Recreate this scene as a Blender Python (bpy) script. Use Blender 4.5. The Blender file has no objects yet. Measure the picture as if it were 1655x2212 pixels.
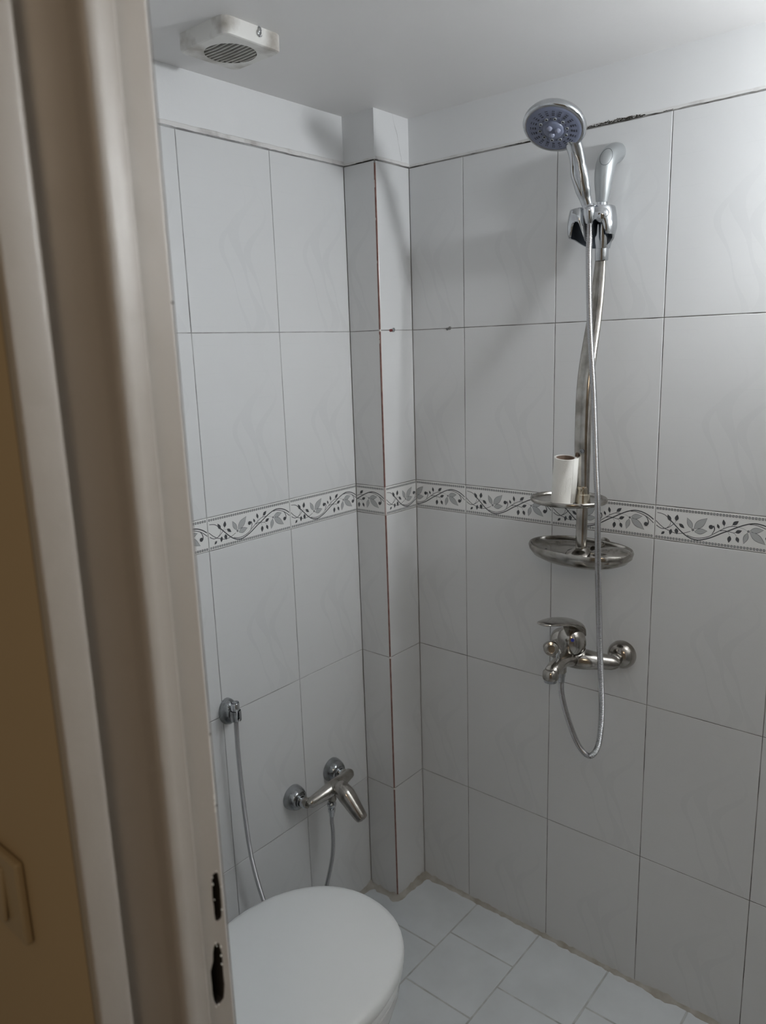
import bpy, bmesh, math, random
from mathutils import Vector, Matrix
random.seed(7)
PI = math.pi
# ------------------------------------------------------------ camera
CAM = Vector((-1.6375, -1.3639, 1.5927))
CR = Vector((0.64011, -0.76767, -0.03152)); CF = Vector((0.74659, 0.63114, -0.21055))
CR = (CR - CF*CR.dot(CF)).normalized(); CF.normalize(); CU = CR.cross(CF).normalized()
cd = bpy.data.cameras.new('camera'); cam = bpy.data.objects.new('camera', cd)
bpy.context.scene.collection.objects.link(cam)
cd.sensor_fit = 'VERTICAL'; cd.sensor_height = 24.0; cd.lens = 1645.74/2212*24.0
cd.clip_start = 0.02
cd.dof.use_dof = True; cd.dof.focus_distance = 1.55; cd.dof.aperture_fstop = 3.2
M = Matrix.Identity(4)
for i in range(3):
    M[i][0] = CR[i]; M[i][1] = CU[i]; M[i][2] = -CF[i]; M[i][3] = CAM[i]
cam.matrix_world = M
SC = bpy.context.scene; SC.camera = cam
SC.view_settings.view_transform = 'Standard'; SC.view_settings.look = 'None'
SC.view_settings.exposure = 0.0; SC.view_settings.gamma = 1.0; SC.view_settings.use_curve_mapping = False
# ------------------------------------------------------------ world: dim warm hallway light
W = bpy.data.worlds.new('hall_light'); SC.world = W; W.use_nodes = True
bg = W.node_tree.nodes['Background']; bg.inputs[0].default_value = (1.0, 0.80, 0.57, 1); bg.inputs[1].default_value = 0.12
LAMP_POS = (-0.235, -1.50, 1.90); LAMP_R = 0.045; LAMP_STRENGTH = 290.0; LAMP_COL = (0.935, 0.975, 1.0, 1)

C = SC.collection
HL = bpy.data.lights.new('hall_fill', 'AREA'); HL.shape = 'DISK'; HL.size = 0.45; HL.energy = 3.4; HL.color = (1.0, 0.80, 0.58)  # unseen fill added to brighten the door frame's hallway faces
hl = bpy.data.objects.new('hall_fill', HL); C.objects.link(hl); hl.location = (-2.45, -1.85, 2.25)
hl.rotation_euler = (Vector((-1.35, -.8, 1.2))-hl.location).to_track_quat('-Z', 'Y').to_euler()
hl['label'] = 'added warm fill light on the hallway side of the door'; hl['category'] = 'lamp'
# ------------------------------------------------------------ materials
def mat(name, col, rough=0.5, metal=0.0, spec=0.5, coat=0.0, noise=None, bump=None, emit=None, trans=0.0):
    m = bpy.data.materials.new(name); m.use_nodes = True
    nt = m.node_tree; b = nt.nodes['Principled BSDF']
    b.inputs['Base Color'].default_value = (*col, 1); b.inputs['Roughness'].default_value = rough
    b.inputs['Metallic'].default_value = metal; b.inputs['Specular IOR Level'].default_value = spec
    b.inputs['Coat Weight'].default_value = coat; b.inputs['Coat Roughness'].default_value = 0.06
    b.inputs['Transmission Weight'].default_value = trans
    if emit:
        b.inputs['Emission Color'].default_value = emit[0]; b.inputs['Emission Strength'].default_value = emit[1]
    if noise or bump:
        tc = nt.nodes.new('ShaderNodeTexCoord')
    if noise:                       # (scale, colour2, low, high)
        n = nt.nodes.new('ShaderNodeTexNoise'); n.inputs['Scale'].default_value = noise[0]; n.inputs['Detail'].default_value = 5
        nt.links.new(tc.outputs['Object'], n.inputs['Vector'])
        r = nt.nodes.new('ShaderNodeValToRGB')
        r.color_ramp.elements[0].position = noise[2]; r.color_ramp.elements[0].color = (*noise[1], 1)
        r.color_ramp.elements[1].position = noise[3]; r.color_ramp.elements[1].color = (*col, 1)
        nt.links.new(n.outputs['Fac'], r.inputs['Fac']); nt.links.new(r.outputs['Color'], b.inputs['Base Color'])
    if bump:                        # (scale, distance)
        n2 = nt.nodes.new('ShaderNodeTexNoise'); n2.inputs['Scale'].default_value = bump[0]; n2.inputs['Detail'].default_value = 4
        nt.links.new(tc.outputs['Object'], n2.inputs['Vector'])
        bp = nt.nodes.new('ShaderNodeBump'); bp.inputs['Distance'].default_value = bump[1]; bp.inputs['Strength'].default_value = 1
        nt.links.new(n2.outputs['Fac'], bp.inputs['Height']); nt.links.new(bp.outputs['Normal'], b.inputs['Normal'])
    return m

def tile_material():
    """glazed white wall tile with a faint printed wave ribbon and hairline ruling, in tile UV (metres)"""
    m = bpy.data.materials.new('wall_tile_glaze'); m.use_nodes = True
    nt = m.node_tree; N = nt.nodes; L = nt.links; b = N['Principled BSDF']
    def math_(op, a, b_=None, clamp=False):
        n = N.new('ShaderNodeMath'); n.operation = op; n.use_clamp = clamp
        for i, v in enumerate((a, b_)):
            if v is None: continue
            if isinstance(v, (int, float)): n.inputs[i].default_value = v
            else: L.new(v, n.inputs[i])
        return n.outputs[0]
    uv = N.new('ShaderNodeUVMap'); uv.uv_map = 'tile'
    sp = N.new('ShaderNodeSeparateXYZ'); L.new(uv.outputs[0], sp.inputs[0]); u, v = sp.outputs[0], sp.outputs[1]
    def ribbon(u0, amp, freq, ph, slope, width):
        s = math_('SINE', math_('ADD', math_('MULTIPLY', v, freq), ph))
        s2 = math_('SINE', math_('ADD', math_('MULTIPLY', v, freq*1.9), ph*2.3))
        c = math_('ADD', math_('MULTIPLY', s, amp), math_('MULTIPLY', s2, amp*0.35))
        c = math_('ADD', c, math_('ADD', math_('MULTIPLY', v, slope), u0))
        w = math_('ADD', math_('MULTIPLY', math_('SINE', math_('ADD', math_('MULTIPLY', v, freq*1.3), ph+1.0)), width*0.6), width)
        d = math_('ABSOLUTE', math_('SUBTRACT', u, c))
        return math_('MULTIPLY', math_('SUBTRACT', w, d), 900.0, True)
    r = ribbon(0.160, 0.030, 23.0, 0.4, 0.02, 0.010)
    r = math_('MAXIMUM', r, ribbon(0.200, 0.026, 25.0, 1.0, -0.02, 0.007))
    r = math_('MAXIMUM', r, ribbon(0.125, 0.030, 23.0, 1.0, 0.03, 0.005))
    fade = math_('MULTIPLY', math_('ADD', math_('SINE', math_('MULTIPLY', v, 13.0)), 1.25), 0.5, True)
    r = math_('MULTIPLY', r, fade)
    # hairlines every 6 cm
    hl = math_('ABSOLUTE', math_('SUBTRACT', math_('FRACT', math_('ADD', math_('MULTIPLY', v, 16.6), 0.3)), 0.5))
    hl = math_('LESS_THAN', hl, 0.007)
    hl = math_('MULTIPLY', hl, math_('GREATER_THAN', math_('SINE', math_('MULTIPLY', u, 45.0)), 0.1))
    f = math_('MAXIMUM', math_('MULTIPLY', r, 0.40), math_('MULTIPLY', hl, 0.35))
    mx = N.new('ShaderNodeMix'); mx.data_type = 'RGBA'
    L.new(f, mx.inputs[0]); mx.inputs[6].default_value = (0.70, 0.705, 0.71, 1); mx.inputs[7].default_value = (0.635, 0.642, 0.65, 1)
    L.new(mx.outputs[2], b.inputs['Base Color'])
    b.inputs['Roughness'].default_value = 0.16; b.inputs['Specular IOR Level'].default_value = 0.4
    tc = N.new('ShaderNodeTexCoord'); n2 = N.new('ShaderNodeTexNoise'); n2.inputs['Scale'].default_value = 9.0
    L.new(tc.outputs['Object'], n2.inputs['Vector'])
    n3 = N.new('ShaderNodeTexNoise'); n3.inputs['Scale'].default_value = 90.0
    L.new(tc.outputs['Object'], n3.inputs['Vector'])
    h = math_('ADD', math_('MULTIPLY', n2.outputs['Fac'], 0.0012), math_('MULTIPLY', n3.outputs['Fac'], 0.00003))
    h = math_('ADD', h, math_('MULTIPLY', r, 0.00002))
    bp = N.new('ShaderNodeBump'); bp.inputs['Distance'].default_value = 1.0; bp.inputs['Strength'].default_value = 0.6
    L.new(h, bp.inputs['Height']); L.new(bp.outputs['Normal'], b.inputs['Normal'])
    return m

M_TILE = tile_material()
M_DIM_TILE = mat('low_bounce_tile', (0.48, 0.47, 0.45), 0.2)  # unseen end wall's tiles, greyed to cut the light they bounce
M_GROUT = mat('grout', (0.34, 0.33, 0.32), 0.9, noise=(14, (0.035, 0.028, 0.022), 0.38, 0.62))
M_GROUT_CLEAN = mat('grout_cleaner', (0.44, 0.44, 0.44), 0.9, noise=(11, (0.13, 0.12, 0.12), 0.34, 0.58))
M_CRACK_SOFT = mat('crack_soft', (0.34, 0.34, 0.34), 0.95, noise=(30, (0.10, 0.10, 0.10), 0.35, 0.6))
M_BORDER = mat('border_glaze', (0.80, 0.80, 0.79), 0.18, spec=0.4)
M_DARK = mat('vine_grey', (0.075, 0.078, 0.085), 0.22)
M_PETAL = mat('petal_grey', (0.45, 0.46, 0.465), 0.22)
M_PLASTER = mat('white_paint', (0.76, 0.765, 0.77), 0.62, bump=(35, 0.0006))
M_CEIL = mat('ceiling_paint', (0.78, 0.77, 0.765), 0.5, bump=(20, 0.0008))
M_CLAY = mat('bare_clay_edge', (0.20, 0.085, 0.07), 0.85, noise=(60, (0.30, 0.17, 0.14), 0.35, 0.6))
M_PINK = mat('pale_clay_edge', (0.52, 0.42, 0.40), 0.7)
M_CHIP = mat('grout_crumb', (0.72, 0.68, 0.64), 0.9)
M_CRACK = mat('crack_shadow', (0.40, 0.39, 0.38), 1.0, noise=(16, (0.04, 0.035, 0.03), 0.42, 0.56))
M_CAULK = mat('dirty_caulk', (0.47, 0.455, 0.42), 0.7, noise=(25, (0.33, 0.30, 0.25), 0.32, 0.65))
M_LEDGE = mat('old_filler', (0.70, 0.69, 0.68), 0.7, noise=(18, (0.45, 0.43, 0.42), 0.3, 0.5))
M_CHROME = mat('chrome', (0.60, 0.62, 0.645), 0.10, metal=1.0, noise=(26, (0.46, 0.475, 0.49), 0.36, 0.60))
M_FLANGE = mat('dark_reflect_chrome', (0.42, 0.435, 0.45), 0.14, metal=1.0, noise=(38, (0.24, 0.25, 0.255), 0.36, 0.58))  # mottled chrome, dark reflections put into its base colour
M_NICKEL = mat('dull_chrome', (0.47, 0.45, 0.42), 0.17, metal=1.0, noise=(26, (0.28, 0.26, 0.235), 0.36, 0.58))
M_HOSE = mat('hose_metal', (0.56, 0.56, 0.57), 0.20, metal=1.0)
M_SATIN = mat('satin_silver', (0.46, 0.48, 0.49), 0.34, metal=0.7)
M_RECESS = mat('recess_shade_chrome', (0.12, 0.145, 0.175), 0.28, metal=.6)  # inside of the slider skirt, recess shade put into the colour
M_FACE = mat('lilac_grey_plastic', (0.175, 0.195, 0.275), 0.35)
M_NOZ = mat('nozzle_dark', (0.03, 0.032, 0.045), 0.6)
M_WHITE = mat('white_porcelain', (0.74, 0.755, 0.76), 0.16, spec=0.4)
M_LID = mat('white_seat_plastic', (0.83, 0.85, 0.855), 0.28, spec=0.4)
M_PAPER = mat('white_paper', (0.88, 0.87, 0.83), 0.95, bump=(220, 0.0004))
M_CARD = mat('cardboard', (0.24, 0.17, 0.13), 0.9)
M_FAN = mat('fan_white_plastic', (0.74, 0.73, 0.70), 0.45, noise=(16, (0.36, 0.33, 0.29), 0.28, 0.5))
M_FANCAVITY = mat('fan_cavity_dark', (0.16, 0.15, 0.13), 0.95)  # inside of the round opening, coloured dark behind the slats
M_HOLE = mat('hole_splinter', (0.10, 0.075, 0.06), 0.95, noise=(60, (0.03, 0.02, 0.016), 0.4, 0.6))
M_FRAME = mat('cream_gloss_paint', (0.385, 0.345, 0.30), 0.42, bump=(18, 0.0012))
M_HALL = mat('hall_tan_paint', (0.47, 0.36, 0.22), 0.6)
M_RAW = mat('hole_dark', (0.02, 0.016, 0.013), 0.95)
M_SWITCH = mat('cream_switch', (0.40, 0.31, 0.19), 0.4)
M_RED = mat('red_plug', (0.18, 0.03, 0.03), 0.6)
M_GREYPLUG = mat('grey_plug', (0.13, 0.13, 0.13), 0.6)
M_MOLD = mat('black_mould', (0.03, 0.027, 0.02), 0.95)
M_BLUE = mat('blue_dot', (0.02, 0.03, 0.25), 0.4)
M_GLOBE = mat('lamp_globe', (1, 1, 1), 0.4, emit=(LAMP_COL, LAMP_STRENGTH))
M_BRASS = mat('warm_chrome', (0.62, 0.56, 0.46), 0.15, metal=1.0)

def floor_material():
    m = mat('floor_tile_glaze', (0.74, 0.775, 0.80), 0.42, spec=0.4, noise=(7, (0.66, 0.69, 0.71), 0.35, 0.65))
    return m
M_FLOOR = floor_material()
M_FGROUT = mat('floor_grout', (0.58, 0.60, 0.60), 0.9, noise=(20, (0.42, 0.43, 0.43), 0.35, 0.6))

# ------------------------------------------------------------ geometry collector
class G:
    def __init__(s): s.v = []; s.f = []; s.m = []; s.s = []; s.uv = {}
    def face(s, pts, mi=0, smooth=False, uvs=None):
        i = len(s.v); s.v += [tuple(p) for p in pts]; s.f.append(tuple(range(i, i+len(pts)))); s.m.append(mi); s.s.append(smooth)
        if uvs: s.uv[len(s.f)-1] = uvs
    def grid(s, rows, mi=0, smooth=True, closed_u=True, closed_v=False, flip=False):
        """rows: list of rings (each a list of points)"""
        i0 = len(s.v); n = len(rows[0]); k = len(rows)
        for r in rows: s.v += [tuple(p) for p in r]
        for a in range(k if closed_v else k-1):
            for b in range(n if closed_u else n-1):
                q = (i0+a*n+b, i0+a*n+(b+1) % n, i0+((a+1) % k)*n+(b+1) % n, i0+((a+1) % k)*n+b)
                s.f.append(q[::-1] if flip else q); s.m.append(mi); s.s.append(smooth)
    def cap(s, ring, mi=0, smooth=False, flip=False):
        s.face(ring[::-1] if flip else ring, mi, smooth)
    def box(s, c, d, mi=0, R=None):
        c = Vector(c); h = [x/2 for x in d]
        P = [Vector((x*h[0], y*h[1], z*h[2])) for x in (-1, 1) for y in (-1, 1) for z in (-1, 1)]
        P = [(R @ p if R else p)+c for p in P]
        for q in ((0, 1, 3, 2), (4, 6, 7, 5), (0, 4, 5, 1), (2, 3, 7, 6), (0, 2, 6, 4), (1, 5, 7, 3)):
            s.face([P[i] for i in q], mi)
    def lathe(s, c, axis, prof, seg=32, mi=0, ell=1.0, ref=None, smooth=True):
        """prof: (distance along axis, radius)"""
        c = Vector(c); ax = Vector(axis).normalized()
        a = Vector(ref) if ref else (Vector((0, 0, 1)) if abs(ax.z) < .9 else Vector((1, 0, 0)))
        x = (a-ax*a.dot(ax)).normalized(); y = ax.cross(x)
        rows = []
        for t, r in prof:
            r = max(r, 1e-5)
            rows.append([c+ax*t+x*(math.cos(2*PI*j/seg)*r)+y*(math.sin(2*PI*j/seg)*r*ell) for j in range(seg)])
        s.grid(rows, mi, smooth)
        s.cap(rows[0], mi, flip=True); s.cap(rows[-1], mi)
    def tube(s, pts, rad, seg=16, mi=0, up=None, ell=1.0, caps=True):
        """pts polyline, rad number or list, ell = ratio of second axis; up = reference for first axis"""
        pts = [Vector(p) for p in pts]; n = len(pts)
        rad = [rad]*n if isinstance(rad, (int, float)) else rad
        ells = [ell]*n if isinstance(ell, (int, float)) else ell
        T = [(pts[min(i+1, n-1)]-pts[max(i-1, 0)]).normalized() for i in range(n)]
        ref = Vector(up) if up else (Vector((0, 0, 1)) if abs(T[0].z) < .9 else Vector((1, 0, 0)))
        rows = []
        for i in range(n):
            x = (ref-T[i]*ref.dot(T[i])).normalized()
            if not up: ref = x
            y = T[i].cross(x)
            rows.append([pts[i]+x*(math.cos(2*PI*j/seg)*rad[i])+y*(math.sin(2*PI*j/seg)*rad[i]*ells[i]) for j in range(seg)])
        s.grid(rows, mi, True)
        if caps: s.cap(rows[0], mi, flip=True); s.cap(rows[-1], mi)
    def ellipsoid(s, c, axes, rx, mi=0, seg=24, rings=14):
        """axes: three vectors (columns) scaled by rx"""
        c = Vector(c); A = [Vector(a)*r for a, r in zip(axes, rx)]; rows = []
        for i in range(rings+1):
            ph = PI*(i/rings)-PI/2; ph = max(-PI/2+.02, min(PI/2-.02, ph))
            rows.append([c+A[0]*(math.cos(ph)*math.cos(2*PI*j/seg))+A[1]*(math.cos(ph)*math.sin(2*PI*j/seg))+A[2]*math.sin(ph) for j in range(seg)])
        s.grid(rows, mi, True); s.cap(rows[0], mi, flip=True); s.cap(rows[-1], mi)
    def build(s, name, mats, parent=None, merge=True, bevel=0, recalc=True, subsurf=0, bseg=2):
        me = bpy.data.meshes.new(name); me.from_pydata(s.v, [], s.f)
        for m in (mats if isinstance(mats, (list, tuple)) else [mats]): me.materials.append(m)
        me.polygons.foreach_set('material_index', s.m); me.polygons.foreach_set('use_smooth', s.s)
        if s.uv:
            ul = me.uv_layers.new(name='tile')
            for fi, uvs in s.uv.items():
                for li, q in zip(me.polygons[fi].loop_indices, uvs): ul.data[li].uv = q
        if merge or recalc:
            bm = bmesh.new(); bm.from_mesh(me)
            if merge: bmesh.ops.remove_doubles(bm, verts=bm.verts, dist=1e-6)
            if recalc: bmesh.ops.recalc_face_normals(bm, faces=bm.faces)
            for e in bm.edges:
                if len(e.link_faces) == 2 and e.calc_face_angle(0) > math.radians(42): e.smooth = False
            bm.to_mesh(me); bm.free()
        me.update()
        o = bpy.data.objects.new(name, me); C.objects.link(o)
        if parent: o.parent = parent; o.matrix_parent_inverse = Matrix.Translation(parent.location).inverted()
        if bevel:
            md = o.modifiers.new('bevel', 'BEVEL'); md.width = bevel; md.segments = bseg; md.limit_method = 'ANGLE'; md.angle_limit = math.radians(40)
            md.harden_normals = False
            for p in me.polygons: p.use_smooth = True
        if subsurf:
            md = o.modifiers.new('sub', 'SUBSURF'); md.levels = subsurf; md.render_levels = subsurf
            for p in me.polygons: p.use_smooth = True
        return o
def thing(name, label, cat, loc, group=None):
    o = bpy.data.objects.new(name, None); o.empty_display_size = 0.03; C.objects.link(o); o.location = loc
    o['label'] = label; o['category'] = cat
    if group: o['group'] = group
    return o
def struct(o): o['kind'] = 'structure'; return o
def catmull(P, n=6):
    P = [Vector(p) for p in P]; out = []
    for i in range(len(P)-1):
        a = P[i-1] if i else P[0]*2-P[1]; b = P[i]; c = P[i+1]; d = P[i+2] if i+2 < len(P) else P[-1]*2-P[-2]
        for k in range(n):
            t = k/n
            out.append(0.5*((2*b)+(c-a)*t+(2*a-5*b+4*c-d)*t*t+(3*b-a-3*c+d)*t**3))
    out.append(P[-1]); return out
def resample(P, step):
    P = [Vector(p) for p in P]; out = [P[0]]; acc = 0.0; last = P[0]
    for q in P[1:]:
        d = (q-last).length
        while acc+d >= step:
            last = last+(q-last)*((step-acc)/d); out.append(last); d = (q-last).length; acc = 0.0
        acc += d; last = q
    return out
# ------------------------------------------------------------ border tile artwork (0.1 mm units, one 250 x 76 mm tile)
STROKES=[([(12,431),(33,411),(119,335),(199,279),(236,258),(312,233),(389,202),(484,188),(581,198),(682,229),(776,272)],16.8,11.2),([(37,320),(98,279),(158,258),(229,266),(286,287),(353,331),(423,395)],16.8,12.6),([(48,604),(144,591),(219,566),(277,522),(319,468)],12.6,16.8),([(306,497),(379,430),(466,347),(555,263),(645,191),(739,136),(835,105),(951,99),(1072,134),(1195,185),(1321,255),(1431,321),(1522,367),(1614,418),(1725,479),(1836,533),(1948,574),(2058,594),(2185,581),(2293,547),(2383,500),(2471,435)],25.2,23.8),([(709,174),(805,147),(904,138),(1006,152),(1145,199),(1236,262),(1327,327),(1383,368),(1466,423),(1566,472),(1637,486),(1725,483)],15.4,12.6),([(1947,561),(2038,567),(2128,551),(2235,517),(2324,473),(2413,408),(2474,354)],12.6,16.8),([(1708,486),(1831,463),(1900,429)],4.2,4.2),([(1373,356),(1453,374),(1539,368),(1643,350),(1701,369)],15.4,9.8),([(1643,350),(1677,327),(1705,290)],7.0,5.6),([(1505,377),(1546,342),(1572,296)],7.0,5.6),([(1244,449),(1268,390),(1256,332),(1219,265)],28.0,11.2),([(2280,499),(2331,440),(2357,372),(2348,303)],11.2,28.0),([(468,467),(446,429),(422,388)],5.6,5.6),([(536,404),(480,407),(455,399)],4.2,4.2),([(350,455),(346,385),(313,326),(274,289)],8.4,8.4),([(1622,519),(1606,488)],7.0,7.0),([(1462,484),(1455,442),(1442,417)],5.6,5.6),([(1356,412),(1363,378)],4.2,4.2)]
LEAVES=[((276,587),(348,443),78),((488,606),(465,462),84),((649,317),(533,411),72),((494,164),(470,298),81),((343,135),(367,268),69),((150,125),(224,195),57),((1433,611),(1458,479),63),((1736,612),(1622,516),78),((1319,502),(1358,406),51),((1809,418),(1685,359),75),((1562,126),(1579,274),78),((1754,152),(1711,271),69)]
PETALS=[((699,556),(806,337),96),((1108,593),(856,343),150),((1119,319),(870,274),117),((2213,476),(1969,434),108),((2264,183),(1969,400),138),((1858,150),(1917,376),90)]
KNOTS=[((827,308),17),((1931,416),15)]
CURLS=[((1195,418),33),((2306,312),33)]
def art_polys():
    """list of (polygon [(u,v)..], material index, layer)"""
    out = []; s = 1e-4; layer = 0
    for pts, w0, w1 in STROKES:
        P = catmull([(a*s, b*s, 0) for a, b in pts], 5); n = len(P); layer += 1
        L = []; Rr = []
        for i, p in enumerate(P):
            t = (P[min(i+1, n-1)]-P[max(i-1, 0)]).normalized(); nn = Vector((-t.y, t.x, 0))
            w = (w0+(w1-w0)*i/(n-1))*s*0.5
            L.append(p+nn*w); Rr.append(p-nn*w)
        for i in range(n-1):
            out.append(([(q.x, q.y) for q in (Rr[i], Rr[i+1], L[i+1], L[i])], 3, layer))
    def leaf(a, b, w, mi, lay, grow=0.0):
        a = Vector((a[0]*s, a[1]*s, 0)); b = Vector((b[0]*s, b[1]*s, 0)); d = b-a; ln = d.length; t = d/ln
        a = a-t*grow*1.6; b = b+t*grow; d = b-a; nn = Vector((-t.y, t.x, 0)); k = 10; W2 = w*s*0.5+grow
        prev = None
        for i in range(k+1):
            q = i/k; prof = math.sin(PI*q**1.25)**0.85 if 0 < q < 1 else 0.0
            if q > 0.9: prof = max(prof, 0.12)
            c = a+d*q; pr = (c+nn*W2*prof, c-nn*W2*prof)
            if prev: out.append(([(z.x, z.y) for z in (prev[1], pr[1], pr[0], prev[0])], mi, lay))
            prev = pr
    for a, b, w in LEAVES: leaf(a, b, w, 3, 20)
    for a, b, w in PETALS:
        leaf(a, b, w, 3, 21, 0.0005); leaf(a, b, w-4, 4, 22, -0.0001)
    for (x, y), r in KNOTS:
        for rr, mi, ly in ((r, 3, 23), (r*0.55, 4, 24), (r*0.3, 3, 25)):
            h = rr*1.4*s; cx, cy = x*s, y*s; ca, sa = math.cos(.35)*h, math.sin(.35)*h
            out.append(([(cx+ca-sa, cy+sa+ca), (cx-ca-sa, cy-sa+ca), (cx-ca+sa, cy-sa-ca), (cx+ca+sa, cy+sa-ca)], mi, ly))
    for (x, y), r in CURLS:
        rr = r*1.4*s
        out.append(([(x*s+rr*math.cos(-2*PI*i/16), y*s-rr*math.sin(-2*PI*i/16)) for i in range(16)], 3, 26))
    nb = 39
    for vz in (0.0702, 0.0060):
        for i in range(nb):
            u0 = 0.0030+i*(0.2450/nb); wd = 0.0046; hh = 0.0025; r = 0.0008
            for g, mi, ly in ((0.0, 3, 27), (0.0009, 4, 28)):
                a0, a1, b0, b1 = u0+g, u0+wd-g, vz-hh+g, vz+hh-g; q = max(r-g*0.5, 0.0002)
                out.append(([(a0+q, b0), (a1-q, b0), (a1, b0+q), (a1, b1-q), (a1-q, b1), (a0+q, b1), (a0, b1-q), (a0, b0+q)], mi, ly))
    return out
ART = art_polys()
def clip(poly, u0, u1):
    for lim, sg in ((u0, 1), (u1, -1)):
        out = []
        for i in range(len(poly)):
            p, q = poly[i], poly[(i+1) % len(poly)]; dp, dq = (p[0]-lim)*sg, (q[0]-lim)*sg
            if dp >= 0: out.append(p)
            if (dp > 0) != (dq > 0) and abs(dp-dq) > 1e-12:
                t = dp/(dp-dq); out.append((p[0]+(q[0]-p[0])*t, p[1]+(q[1]-p[1])*t))
        poly = out
        if len(poly) < 3: return None
    return poly

ZF, Z5, Z4, Z3, Z2, Z1, ZT, ZC = 0.0, 0.3597, 0.7597, 1.1597, 1.2359, 1.6359, 2.0338, 2.1487
ROWS = [(ZF, Z5, 0.0403), (Z5, Z4, 0), (Z4, Z3, 0), (Z3, Z2, 'b'), (Z2, Z1, 0), (Z1, ZT, 0)]
GAP = 0.0016; CH = 0.0010
def tiled(g, O, U, N, cols, art=True, rows=ROWS, plaster=True, ledge=None, seed=1, zc=ZC):
    """cols: (u0, u1, tile u at u0); O origin on the tile face plane"""
    O = Vector(O); U = Vector(U); N = Vector(N); rnd = random.Random(seed)
    def P(u, z, d=0.0): return O+U*u+N*d+Vector((0, 0, z))
    ua, ub = cols[0][0], cols[-1][1]
    g.face([P(ua, 0, -CH*1.1), P(ub, 0, -CH*1.1), P(ub, ZT+.004, -CH*1.1), P(ua, ZT+.004, -CH*1.1)], 1)
    for (u0, u1, tu) in cols:
        for (z0, z1, tv) in rows:
            h = GAP/2; a0, a1, b0, b1 = u0+h, u1-h, z0+h, z1-h; border = tv == 'b'
            if a1-a0 < 0.004: continue
            sx, sz, of = rnd.gauss(0, .0009), rnd.gauss(0, .0007), rnd.gauss(0, .00012)
            mu, mz = (u0+u1)/2, (z0+z1)/2
            def D(u, z): return of+sx*(u-mu)+sz*(z-mz)
            tv0 = 0 if border else tv
            F = [(a0+CH, b0+CH), (a1-CH, b0+CH), (a1-CH, b1-CH), (a0+CH, b1-CH)]; B = [(a0, b0), (a1, b0), (a1, b1), (a0, b1)]
            uv = lambda q: (tu+q[0]-u0, tv0+q[1]-z0)
            fp = [P(u, z, D(u, z)) for u, z in F]; mp = [P(u, z, D(u, z)-CH*.55) for u, z in B]; bp = [P(u, z, -0.004) for u, z in B]
            mi = 2 if border else 0
            g.face(fp, mi, uvs=[uv(q) for q in F])
            for i in range(4):
                j = (i+1) % 4
                g.face([mp[i], mp[j], fp[j], fp[i]], mi, uvs=[uv(B[i]), uv(B[j]), uv(F[j]), uv(F[i])])
                g.face([bp[i], bp[j], mp[j], mp[i]], mi, uvs=[uv(B[i]), uv(B[j]), uv(B[j]), uv(B[i])])
            if border and art:
                for poly, m_, ly in ART:
                    c = clip(poly, tu+0.0022+0*u0, tu+(u1-u0)-0.0022)
                    if not c: continue
                    # flatten onto the glaze, each print layer a few microns above the last
                    g.face([P(q[0]-tu+u0, q[1]+z0, D(q[0]-tu+u0, q[1]+z0)+0.00006+ly*0.000012) for q in c], m_)
    if plaster:
        # plaster band with a thin crack at its foot
        z0 = ZT+0.0026
        g.face([P(ua, z0, 0.0012), P(ub, z0, 0.0012), P(ub, zc, 0.0012), P(ua, zc, 0.0012)], 5)
        g.face([P(ua, z0, -0.004), P(ub, z0, -0.004), P(ub, z0, 0.0012), P(ua, z0, 0.0012)], 5)
        g.face([P(ua, ZT-.002, -0.0012), P(ub, ZT-.002, -0.0012), P(ub, z0+.002, -0.0012), P(ua, z0+.002, -0.0012)], 6)
        if ledge:
            h0, h1, dd = ledge; n = max(4, int((ub-ua)/0.012)); prev = None
            for i in range(n+1):
                u = ua+(ub-ua)*i/n; w = rnd.uniform(-.0006, .0006); lo = z0+rnd.uniform(-.0012, .0008)
                sec = [P(u, lo, -.001), P(u, lo, dd+.001), P(u, ZT+h1+w, dd+.001), P(u, ZT+h1+.0018+w, .0010)]
                if prev:
                    for k in range(3): g.face([prev[k], sec[k], sec[k+1], prev[k+1]], 7)
                prev = sec
WM = [M_TILE, M_GROUT, M_BORDER, M_DARK, M_PETAL, M_PLASTER, M_CRACK, M_LEDGE]
PW, PD = 0.1336, 0.1018
XD = -1.235            # bathroom face of the door wall
YB = -1.95             # far end wall of the bathroom (out of frame)
# left wall (y = 0)
g = G(); J = [-1.1296, -0.8796, -0.6296, -0.3796]
tiled(g, (0, 0, 0), (1, 0, 0), (0, -1, 0), [(XD, J[0], 0.1446)]+[(J[i], J[i+1], 0) for i in range(3)]+[(J[3], -PW, 0)], ledge=(0, 0.0105, 0.0016), seed=3)
g.box(((XD-PW)/2, 0.055, ZC/2), (-XD-PW+.1, 0.1, ZC), 5)
WL = list(WM); WL[1] = M_GROUT_CLEAN; WL[6] = M_CRACK_SOFT
struct(g.build('wall_left', WL, recalc=False))
# right wall (x = 0): u runs toward -y
ys = [PD, 0.2649, 0.5149, 0.7649, 1.0149, 1.2649, 1.5149, 1.7649, -YB]
g = G(); cols = [(ys[0], ys[1], 0.0869)]+[(ys[i], ys[i+1], 0) for i in range(1, 8)]
tiled(g, (0, 0, 0), (0, -1, 0), (-1, 0, 0), cols, ledge=(0, 0.0065, 0.0004), seed=11)
g.box((0.055, (YB)/2, ZC/2), (0.1, -YB+.2, ZC), 5)
struct(g.build('wall_right', WM, recalc=False))
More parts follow.
